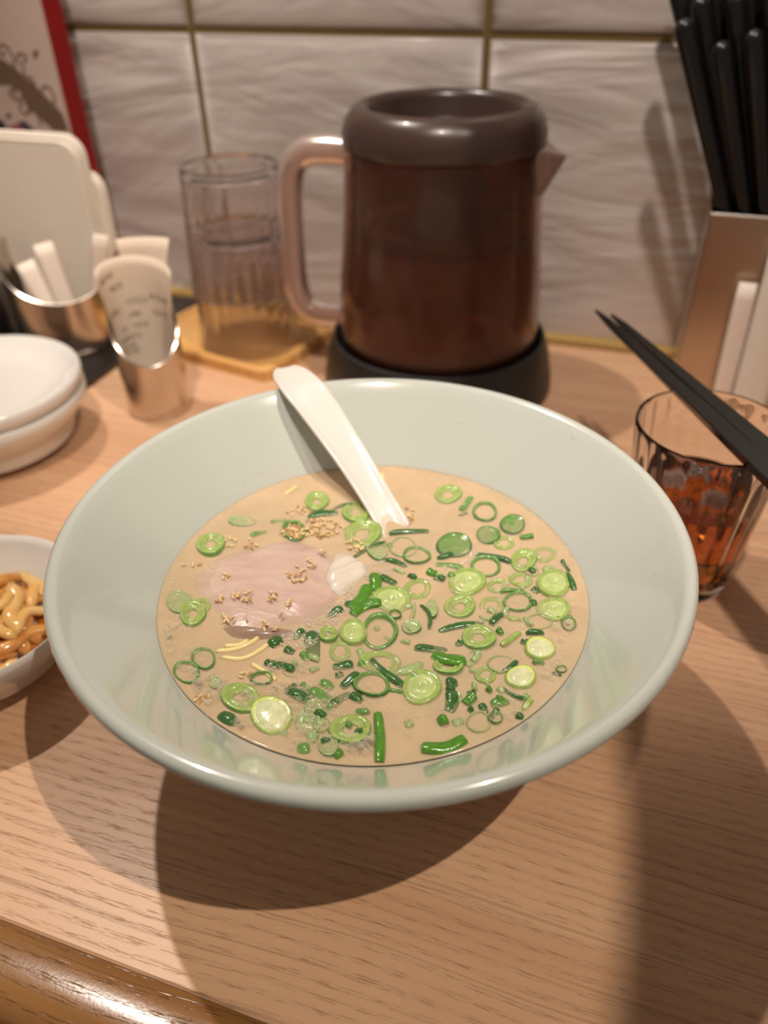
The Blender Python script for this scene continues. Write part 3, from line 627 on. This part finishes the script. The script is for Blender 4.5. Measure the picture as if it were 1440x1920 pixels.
# ---------------------------------------------------------------- tea glass on the right
G2 = (.0380*S,.2945*S); gh = .077*S; grr, grb = .0302*S, .0235*S
gt = tumbler(G2, 0, gh, grr, grb, False, GLASSR, 'fluted clear glass of iced amber tea right of the ramen bowl', 'glass', flutes=22)
def rin(z): return grb+(grr-grb)*(z/gh)-.0017
te = obj('tea', *lathe([(0,.0070),(rin(.007)-.0015,.0072),(rin(.010),.0095),(rin(.03),.03),(rin(.0455*S),.0455*S),(rin(.0455*S)-.0006,.0450*S),(0,.0450*S)], G2, 56), TEA, org=(G2[0],G2[1],.007)); tag(te, 'clear amber tea inside the fluted glass right of the bowl', 'tea')
R = random.Random(2)
for i, (dx, dy, z, wh) in enumerate([(-.010,.004,.044,'at the left of the glass'),(.008,-.006,.043,'at the front right of the glass'),(.004,.012,.041,'at the back of the glass')]):
    h = .0075; V, Fc = boxg(-h,h,-h,h,-h,h); rot = Matrix.Rotation(R.uniform(0,3),3,'Z')@Matrix.Rotation(R.uniform(-.5,.5),3,'X')
    c = Vector((G2[0]+dx, G2[1]+dy, z)); o = obj('ice_cube', [rot@Vector(v)+c for v in V], Fc, ICEM, org=c); bevel(o, .002, 3)
    tag(o, 'clear ice cube floating in the amber tea, '+wh, 'ice cube', 'ice cubes in the tea glass')
# ---------------------------------------------------------------- pair of chopsticks across the glass
def chopstick(a, b, w0, w1, mt, label, name='chopstick', group=None, rnd=False, cat='chopstick'):
    a = Vector(a); b = Vector(b); n = 14; P = []; Rr = []
    for i in range(n+1):
        t = i/n; P.append(a.lerp(b, t)); Rr.append(w0+(w1-w0)*t)
    Rr[0] *= .5
    if rnd:
        d = (b-a).normalized(); Rr[-1] = w1
        for k in range(1, 6):
            an = math.pi/2*k/5; P.append(b+d*(w1*math.sin(an))); Rr.append(max(w1*math.cos(an), .0001))
        V, Fc = tube(P, Rr, 14)
    else: V, Fc = tube(P, [r*1.18 for r in Rr], 4, upv=(0.25,.15,1))
    o = obj(name, V, Fc, mt, org=a); sharp(o, 40)
    if not rnd: bevel(o, .0006, 1)
    return tag(o, label, cat, group)
def cpt(px, py): return at(px, py, .0885)
rz = gh+.0044
a1 = at(1117,582,rz); b1 = at(1440,886,rz); d1 = (b1-a1)
chopstick(a1, a1+d1.normalized()*.225, .0018, .0053, BLACKG, 'matte black chopstick lying across the tea glass, the nearer of the pair', group='pair of chopsticks on the tea glass')
a2 = at(1146,590,rz+.0003); b2 = at(1440,846,rz+.0003); d2 = b2-a2
chopstick(a2, a2+d2.normalized()*.225, .0018, .0053, BLACKG, 'matte black chopstick lying across the tea glass, the farther of the pair', group='pair of chopsticks on the tea glass')
# ---------------------------------------------------------------- chopstick box and its chopsticks
bx0, bx1, by0, by1, bz = .0295*S, .118*S, .462*S, .515*S, .111*S
hb = thing('chopstick_holder', 'upright stainless steel box crammed with black chopsticks at the right wall', 'holder', ((bx0+bx1)/2,(by0+by1)/2,0))
tk = .0012
for (X0,X1,Y0,Y1,Z0,Z1) in ((bx0,bx1,by0,by0+tk,0,bz),(bx0,bx1,by1-tk,by1,0,bz),(bx0,bx0+tk,by0+tk,by1-tk,0,bz),(bx1-tk,bx1,by0+tk,by1-tk,0,bz)):
    o = obj('side_panel', *boxg(X0,X1,Y0,Y1,Z0,Z1), STEELB, hb, smooth=False); bevel(o, .0005, 1)
obj('base', *boxg(bx0+tk,bx1-tk,by0+tk,by1-tk,0,.003), STEELB, hb, smooth=False)
L = [boxg(bx0-.0004,bx1+.0004,by0-.0010,by0+.0012,bz-.0005,bz+.0016),boxg(bx0-.0010,bx0+.0012,by0-.001,by1,bz-.0005,bz+.0016)]
V, Fc = joinm(L); bevel(obj('rolled_edge', V, Fc, STEEL, hb, smooth=False), .0006, 1)
R = random.Random(21)
special = {(0,0):(.1955,'leaning farthest left, front row'),(0,1):(.1865,'front one with the lowest rounded head'),(0,2):(.1915,'second lowest, right of the lowest head'),(1,0):(.2040,'behind the one leaning farthest left'),
           (1,1):(.2055,'second row, above the lowest head'),(1,2):(.2085,'second row, third from the left'),(2,0):(.2110,'third row, leftmost')}
for row in range(5):
    for c in range(7):
        y = by0+.0062+.0107*row; xe = bx0+.0072+.0109*c+(.0054 if row % 2 else 0); xb = .0905+.0034*c
        zt, wh = special.get((row,c), (R.uniform(.210,.232), None)); zt *= S
        bot = Vector((min(xb,bx1-.005), y, .0045)); d = Vector((xe-bot.x, 0, bz-bot.z)); top = bot+d*((zt-bot.z)/d.z)
        lb = 'black chopstick in the steel box, '+wh if wh else 'black chopstick with rounded head standing in the steel box'
        chopstick(bot, top, .0014, .0053, BLACKG, lb, group='chopsticks in the steel box', rnd=True)
# papers in front of the box
def slab(a, b, wdt, th, mt, name, label, cat, crimp=True, group=None, taper=1.):
    a = Vector(a); b = Vector(b); d = (b-a); toCam = (Vector((0,0,H))-(a+b)/2).normalized(); sd = d.cross(toCam).normalized(); grid = []
    for i in range(9):
        t = i/8; ww = wdt/2*(1 if i < 8 else 1.02)*(1+(taper-1)*(1-t)); bl = 0 if i in (0,8) else th*.5*math.sin(math.pi*min(1,max(0,(t))))**.3
        grid.append([a+d*t+sd*(ww*s_)+toCam*(bl*(1-s_*s_)) for s_ in (-1,-.6,0,.6,1)])
    V, Fc = sheet(grid, -th*.6); o = obj(name, V, Fc, mt, org=a); return tag(o, label, cat, group)
slab((.0585*S,.4545*S,.001), aty(1404,530,.456*S), .0100, .0030, WRAP, 'wrapped_straw', 'slim translucent wrapped straw leaning on the steel box at the right edge', 'straw')
slab((.0730*S,.4480*S,.001), (.0715*S,.455*S,.100*S), .0190, .0035, NAPK, 'paper_sleeve', 'wide white paper sleeve standing before the steel box at the right edge', 'paper sleeve')
# ---------------------------------------------------------------- left: tray, steel cup, napkins, sticks
o = obj('condiment_tray', *boxg(-.60*S,-.3300*S,.3545*S,.516*S,0,.0045), TRAYM, org=(-.45*S,.43*S,0), smooth=False); bevel(o, .0015, 2)
tag(o, 'dark metal tray under the napkin cup on the left', 'tray')
def slant_cup(c, r, z0, zf, k, cd_, mt, name, label, th=.0011):
    t = thing(name, label, 'cup', (c[0],c[1],z0)); n = 64; V = []; Fc = []
    cdv = Vector((cd_[0],cd_[1],0)).normalized(); zs = [0,.002]+[None]*9
    for i in range(n):
        a = 2*math.pi*i/n; dr = Vector((math.cos(a),math.sin(a),0)); zt = zf+k*(r-dr.dot(cdv)*r)
        zr = [z0, z0+.0015]+[z0+(zt-z0)*q/8 for q in range(1,9)]
        rr = [r-.0010, r]+[r]*7+[r+.0003]
        col = [(rr[q],zr[q]) for q in range(10)]+[(r-th*.5,zt+.0004),(r-th-.0002,zt-.0002)]+[(r-th,z0+(zt-z0)*q/8) for q in range(7,0,-1)]+[(r-th,z0+.0025),(0,z0+.0022)]
        for rad, z in col: V.append(Vector((c[0],c[1],0))+dr*rad+Vector((0,0,z)))
        kk = len(col)
    for i in range(n):
        for j in range(kk-1): Fc.append((i*kk+j, ((i+1)%n)*kk+j, ((i+1)%n)*kk+j+1, i*kk+j+1))
    Fc.append(tuple(i*kk for i in range(n-1,-1,-1)))
    sharp(obj('cup_body', V, Fc, mt, t), 50); return t
NC = (-.3830*S,.4250*S)
slant_cup(NC, .0360*S, .0046, .0415*S, .55, (.67,-.74), STEEL, 'napkin_cup', 'wide slant-cut stainless steel cup holding white napkins on the left')
# napkins: rounded slabs standing in the cup
def napkin(y, x0, x1, z0, z1, th, lean, label, rcr=.012):
    P = []; w2 = (x1-x0)
    for (cx_, cz_, a0) in ((x1-rcr,z1-rcr,0),(x0+rcr,z1-rcr,90)):
        for k in range(8):
            a = math.radians(a0+90*k/7); P.append((cx_+rcr*math.cos(a), cz_+rcr*math.sin(a)))
    bw = min((x1+x0)/2-(NC[0]-.0315*S), (NC[0]+.0315*S)-(x1+x0)/2)
    P += [(x0,.075),(NC[0]-.031*S if x0 < NC[0]-.031*S else x0,.05),(max(x0,NC[0]-.028*S),z0),(min(x1,NC[0]+.028*S),z0),(min(x1,NC[0]+.031*S),.05),(x1,.072)]
    n = len(P); V = []
    for dy in (0, th): V += [(x, y+dy+(z-z0)*lean+.004*math.sin((x-x0)/w2*math.pi)*(-1), z) for x, z in P]
    V += [((x0+x1)/2, y-.004-.003, (z0+z1)/2)]
    Fc = [tuple(range(n)), tuple(range(2*n-1,n-1,-1))]+[(i, i+n, (i+1)%n+n, (i+1)%n) for i in range(n)]
    V = V[:2*n]
    o = obj('paper_napkin', V, Fc, NAPK, org=((x0+x1)/2,y,z0)); sharp(o, 40); bevel(o, .0009, 2); return tag(o, label, 'napkin', 'napkins in the steel cup')
xa, xb = NC[0]-.0420*S, NC[0]+.0400*S
ny = NC[1]-.003
for k in range(5):
    lab = ['white folded napkin in the steel cup, frontmost','white folded napkin in the steel cup, second from the front','white folded napkin in the steel cup, third from the front and tallest','white folded napkin in the steel cup, second from the back, lower than the front ones','white folded napkin in the steel cup, rearmost, low and wide'][k]
    zt = (.1240+.0045*k)*S; zt = [.1360,.1380,.1390,.116,.117][k]*S
    napkin(ny+k*.0034, xa-.001*k, xb-.002+(.0045 if k > 2 else 0)+.0004*k, .009, zt, .0030, .03, lab, .014)
# sugar/toothpick packets in the cup
slab((NC[0]+.020,NC[1]-.019,.012), aty(79,456,NC[1]-.0155), .0130, .0022, WRAP, 'paper_stick', 'upright white paper stick packet before the napkins, taller one', 'paper packet', group='paper stick packets in the napkin cup')
slab((NC[0]+.015,NC[1]-.0250,.012), aty(46,492,NC[1]-.022), .0130, .0022, WRAP, 'paper_stick', 'white paper stick packet tilted left before the napkins', 'paper packet', group='paper stick packets in the napkin cup')
slab((NC[0]+.0255,NC[1]-.0055,.012), aty(190,440,NC[1]-.004), .0100, .0022, WRAP, 'paper_stick', 'cream paper packet leaning right at the right rim of the napkin cup', 'paper packet', group='paper stick packets in the napkin cup')
# small condiment jar half hidden at the far left
jc = (-.452*S,.405*S); jt = thing('condiment_jar', 'dark grey metal condiment jar at the far left edge behind the white dishes', 'jar', (jc[0],jc[1],.0046))
sharp(obj('jar_body', *lathe([(0,.0046),(.024,.0046),(.026,.0065),(.026,.042),(.0245,.046),(0,.046)], jc, 48), TRAYM, jt), 40)
sharp(obj('jar_lid', *lathe([(.0262,.046),(.0272,.047),(.0272,.055),(.024,.060),(.006,.062),(.005,.067),(0,.068)], jc, 48), STEEL, jt), 40)
# ---------------------------------------------------------------- bill cup with a rolled receipt
BCu = (-.2715*S,.3580*S); br_ = .0193*S; cv = Vector((.60,-.80,0))
slant_cup(BCu, br_, 0, .0360*S, 1.05, (.60,-.80), STEEL, 'bill_cup', 'narrow slant-cut stainless steel cup holding a rolled receipt', .0009)
def roll(c, r0, r1, z0, ztf, half, off, label, name, th=.00025):
    grid = []; back = math.atan2(-cv.y,-cv.x)
    for i in range(15):
        t = i/14; row = []
        for j in range(25):
            s_ = -1+2*j/24; a = back+off+half*s_; zt = ztf(s_); z = z0+(zt-z0)*t
            zc = .0360*S+1.05*(br_-Vector((math.cos(a),math.sin(a),0)).dot(cv)*br_)+.003; fl_ = max(0,(z-zc)/.035); r = r0+(r1-r0)*min(1,fl_)**1.3*(1+.5*max(0,1.0-abs(s_+.9)))
            row.append(Vector((c[0]+r*math.cos(a), c[1]+r*math.sin(a), z)))
        grid.append(row)
    V, Fc = sheet(grid, th); o = obj(name, V, Fc, RECP, org=(c[0],c[1],z0)); tag(o, label, 'receipt'); return o, grid
ro, rg = roll(BCu, br_-.0024, br_+.0012, .004, lambda q: (.0895-.004*q*q+.002*q)*S, 1.75, .0, 'printed paper receipt rolled inside the narrow steel cup', 'receipt')
ro2, _ = roll(BCu, br_-.0014, br_+.0050, .006, lambda q: .0985*S, .70, -.45, 'plain white slip curled behind the printed receipt', 'receipt')
# faded print on the receipt: rows of short strokes
L = []; R = random.Random(3)
for (i0, j0, j1, hh) in ((11.2,15,19,1),(9.9,4,9,1),(9.5,10,15,1.2),(9.0,17,21,.9),(8.3,5,9,1),(8.2,12,15,.9),(7.0,11,14,1),(7.0,16,18,.9),(6.0,13,19,1.1),(5.2,15,20,1.1),(4.6,14,19,1.1),(12.4,17,22,.9)):
    j = j0
    while j < j1:
        for dd in (0,.5):
            ii = i0+dd*.5+R.uniform(-.1,.1); a_ = int(ii); f = ii-a_; jj = int(j); g_ = j-jj
            def P_(i, j):
                a0 = max(0,min(13,int(i))); b0 = max(0,min(23,int(j))); u, v = i-a0, j-b0
                return (rg[a0][b0].lerp(rg[a0][b0+1], v)).lerp(rg[a0+1][b0].lerp(rg[a0+1][b0+1], v), u)
            cn = Vector((BCu[0],BCu[1],0)); wv_ = R.uniform(.12,.4); hv_ = R.uniform(.10,.30)*hh
            q = [P_(ii,j),P_(ii,j+wv_),P_(ii+hv_,j+wv_),P_(ii+hv_,j)]
            qq = []
            for p in q:
                n_ = Vector((BCu[0]-p.x,BCu[1]-p.y,0)).normalized(); qq.append(p+n_*.0005)
            L.append((qq,[(0,1,2,3)]))
        j += R.uniform(.45,.8)
V, Fc = joinm(L); tag(obj('print', V, Fc, INK, ro), 'faded small print', None, kind='stuff')
# ---------------------------------------------------------------- stacked white dishes
DC = (-.3420*S,.2920*S); dr = .0576*S
def dish(z0, hgt, label, fl_=.0048):
    p_ = [(0,z0+fl_),(dr*.60,z0+fl_),(dr*.80,z0+fl_+.0012),(dr*.915,z0+hgt-.0032),(dr*.962,z0+hgt-.0006),(dr*.98,z0+hgt),(dr,z0+hgt-.0014),(dr*.998,z0+hgt-.0050),(dr*.95,z0+hgt-.0110),(dr*.80,z0+hgt*.34),(dr*.58,z0+.0030),(dr*.56,z0),(dr*.52,z0),(dr*.50,z0+.0018),(0,z0+.0018)]
    o = sharp(obj('small_dish', *lathe(p_, DC, 80), PORC, org=(DC[0],DC[1],z0)), 60); return tag(o, label, 'dish', 'stacked white dishes')
dish(0, .0330*S, 'lower of two stacked white porcelain dishes at the left edge')
dish(.0165*S, .0255*S, 'upper of two stacked white porcelain dishes at the left edge', .0175)
# ---------------------------------------------------------------- side dish of seasoned sprouts
SCc = (-.2235*S,.1515*S); sr = .0432*S; shh = .0325*S
p_ = [(0,.006),(sr*.55,.0065),(sr*.78,.0115),(sr*.93,shh-.003),(sr*.965,shh-.0004),(sr*.985,shh),(sr,shh-.001),(sr*.995,shh-.0032),(sr*.93,shh-.010),(sr*.76,shh*.36),(sr*.50,.0040),(sr*.48,0),(sr*.44,0),(sr*.42,.0025),(0,.0025)]
o = sharp(obj('side_dish_bowl', *lathe(p_, SCc, 80), PORC, org=(SCc[0],SCc[1],0)), 60); tag(o, 'small white bowl of orange seasoned sprouts cut off at the left edge', 'bowl')
def spm(name, c1, c2):
    M = mat(name, c1, .2, sss=.35, coat=.6); N = NT(M); n_ = N.noise(N.co((1,1,1)), 120, 3)
    N.color(N.mix(N.ramp(n_, [(.3,(0,0,0)),(.7,(1,1,1))]), c1, c2)); N.bump(n_, .3, .0005); return M
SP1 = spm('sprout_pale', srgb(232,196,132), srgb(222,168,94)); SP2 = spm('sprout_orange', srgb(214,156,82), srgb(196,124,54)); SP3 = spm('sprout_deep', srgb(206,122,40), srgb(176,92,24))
R = random.Random(17)
def shead(r_): return .0130 + (.0225)*max(0,1-(r_/(sr*.86))**2)
ci = 0
for lay in range(3):
    for k in range((18,20,18)[lay]):
        a = R.uniform(0,6.28); rr = sr*.66*math.sqrt(R.random()); cx_, cy_ = SCc[0]+rr*math.cos(a), SCc[1]+rr*math.sin(a)
        th_ = R.uniform(0,3.14); Ln = R.uniform(.018,.034); pts = []
        for q in range(5):
            t = q/4-.5; x = cx_+math.cos(th_)*Ln*t+math.sin(th_)*.0022*math.sin(q*1.6+k); y = cy_+math.sin(th_)*Ln*t-math.cos(th_)*.0022*math.sin(q*1.6+k)
            r_ = math.hypot(x-SCc[0],y-SCc[1])
            if r_ > sr*.78: f = sr*.78/r_; x = SCc[0]+(x-SCc[0])*f; y = SCc[1]+(y-SCc[1])*f; r_ = sr*.78
            pts.append((x,y,shead(r_)-.0062+lay*.0036+.0012*math.sin(q+k)))
        P = bez(pts, 12); w0 = R.uniform(.0023,.0034); Rr = [w0*.45]+[w0]*11+[w0*.5]
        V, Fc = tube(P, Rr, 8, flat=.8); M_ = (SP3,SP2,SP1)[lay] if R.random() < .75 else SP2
        o = obj('bean_sprout', V, Fc, M_, org=P[6]); 
        tag(o, ('deep orange sprout in the bottom layer of the side dish','glossy orange sprout in the middle of the side dish','pale yellow-orange sprout on top of the side dish')[lay], 'sprout', ('lower','middle','upper')[lay]+' seasoned sprouts in the side dish')
ups = sorted([o for o in bpy.data.objects if o.name.startswith('bean_sprout') and o['group'].startswith('upper')], key=lambda o: (Vector(o.location)-Vector((BC[0],BC[1],o.location.z))).length)
nth = ['nearest to','second nearest to','third nearest to','fourth nearest to','fifth nearest to','sixth nearest to','seventh nearest to','eighth nearest to','ninth nearest to','tenth nearest to']
for o, q in zip(ups, nth): o['label'] = 'pale yellow-orange sprout on top of the side dish, '+q+' the ramen bowl'
for o in ups[10:]: o['label'] = 'pale yellow-orange sprout on top of the side dish, on its far left side'
# ---------------------------------------------------------------- menu stand
MY = .500*S; mx1 = aty(108,0,MY).x; mx0 = mx1-.210
mt_ = thing('menu_card', 'white menu card with red edge and brown swirl print leaning at the tiled wall', 'menu', ((mx0+mx1)/2,MY,0))
rw = .0135*S
o = obj('card', *boxg(mx0,mx1-rw,MY,MY+.003,.0046,.30), MENU, mt_, smooth=False)
o = obj('red_edge', *boxg(mx1-rw,mx1,MY-.0006,MY+.0034,.0046,.30), RED, mt_, smooth=False); bevel(o, .0006, 1)
def mp_(px, py): p = aty(px, py, MY-.0003); return p
def flatpoly(pts, dy=0): 
    P = [mp_(*q)+Vector((0,-dy,0)) for q in pts]; return P, [tuple(range(len(P)))]
def flatline(pts, wd, n=16):
    P = bez([mp_(*q) for q in pts], n); L_ = []; V = []; Fc = []
    for i, p in enumerate(P):
        t = (P[min(i+1,n)]-P[max(i-1,0)]).normalized(); s_ = Vector((-t.z,0,t.x))
        V += [p+s_*wd, p-s_*wd]
    for i in range(n): Fc.append((2*i,2*i+1,2*i+3,2*i+2))
    return V, Fc
L = []
br1 = [(-10,105),(10,115),(30,128),(45,145),(62,156),(80,175),(100,196),(116,212),(124,232),(128,246),(100,244),(84,230),(68,214),(52,206),(44,186),(36,170),(18,160),(-10,160)]
V, Fc = flatpoly(br1); L.append((V,Fc))
for pts in [[(25,125),(26,112),(18,96),(8,85),(-2,86),(-3,96),(4,104),(9,98)],[(44,142),(44,128),(35,116),(32,106),(38,101),(47,104),(48,113),(44,117)],[(48,145),(58,146),(65,158)],[(80,172),(80,165),(87,162),(96,170),(102,185),(101,196)],
            [(42,184),(30,187),(20,180),(18,172),(24,167),(30,172),(27,178)],[(57,208),(48,214),(40,208),(37,199),(42,192)],[(68,212),(74,224),(76,236)]]:
    L.append(flatline(pts, .0009))
L.append(flatpoly([(62,97),(67,93),(72,96),(70,106),(66,111),(61,106)])); L.append(flatpoly([(10,217),(16,211),(22,216),(20,221),(12,221)]))
V, Fc = joinm(L); obj('swirl_print', V, Fc, PRBR, mt_, smooth=False)
L = [flatpoly([(12,246),(13,240),(34,232),(48,240),(50,252),(12,254)], .0001)]; V, Fc = joinm(L); obj('figure_print', V, Fc, PRPK, mt_, smooth=False)
V, Fc = flatpoly([(32,231),(44,226),(54,234),(68,248),(52,252),(46,240)], .0002); obj('figure_print', V, Fc, PRNV, mt_, smooth=False)
V, Fc = flatpoly([(-12,222),(4,226),(11,236),(11,250),(6,262),(-12,262)], .0002); obj('figure_print', V, Fc, PRBK, mt_, smooth=False)
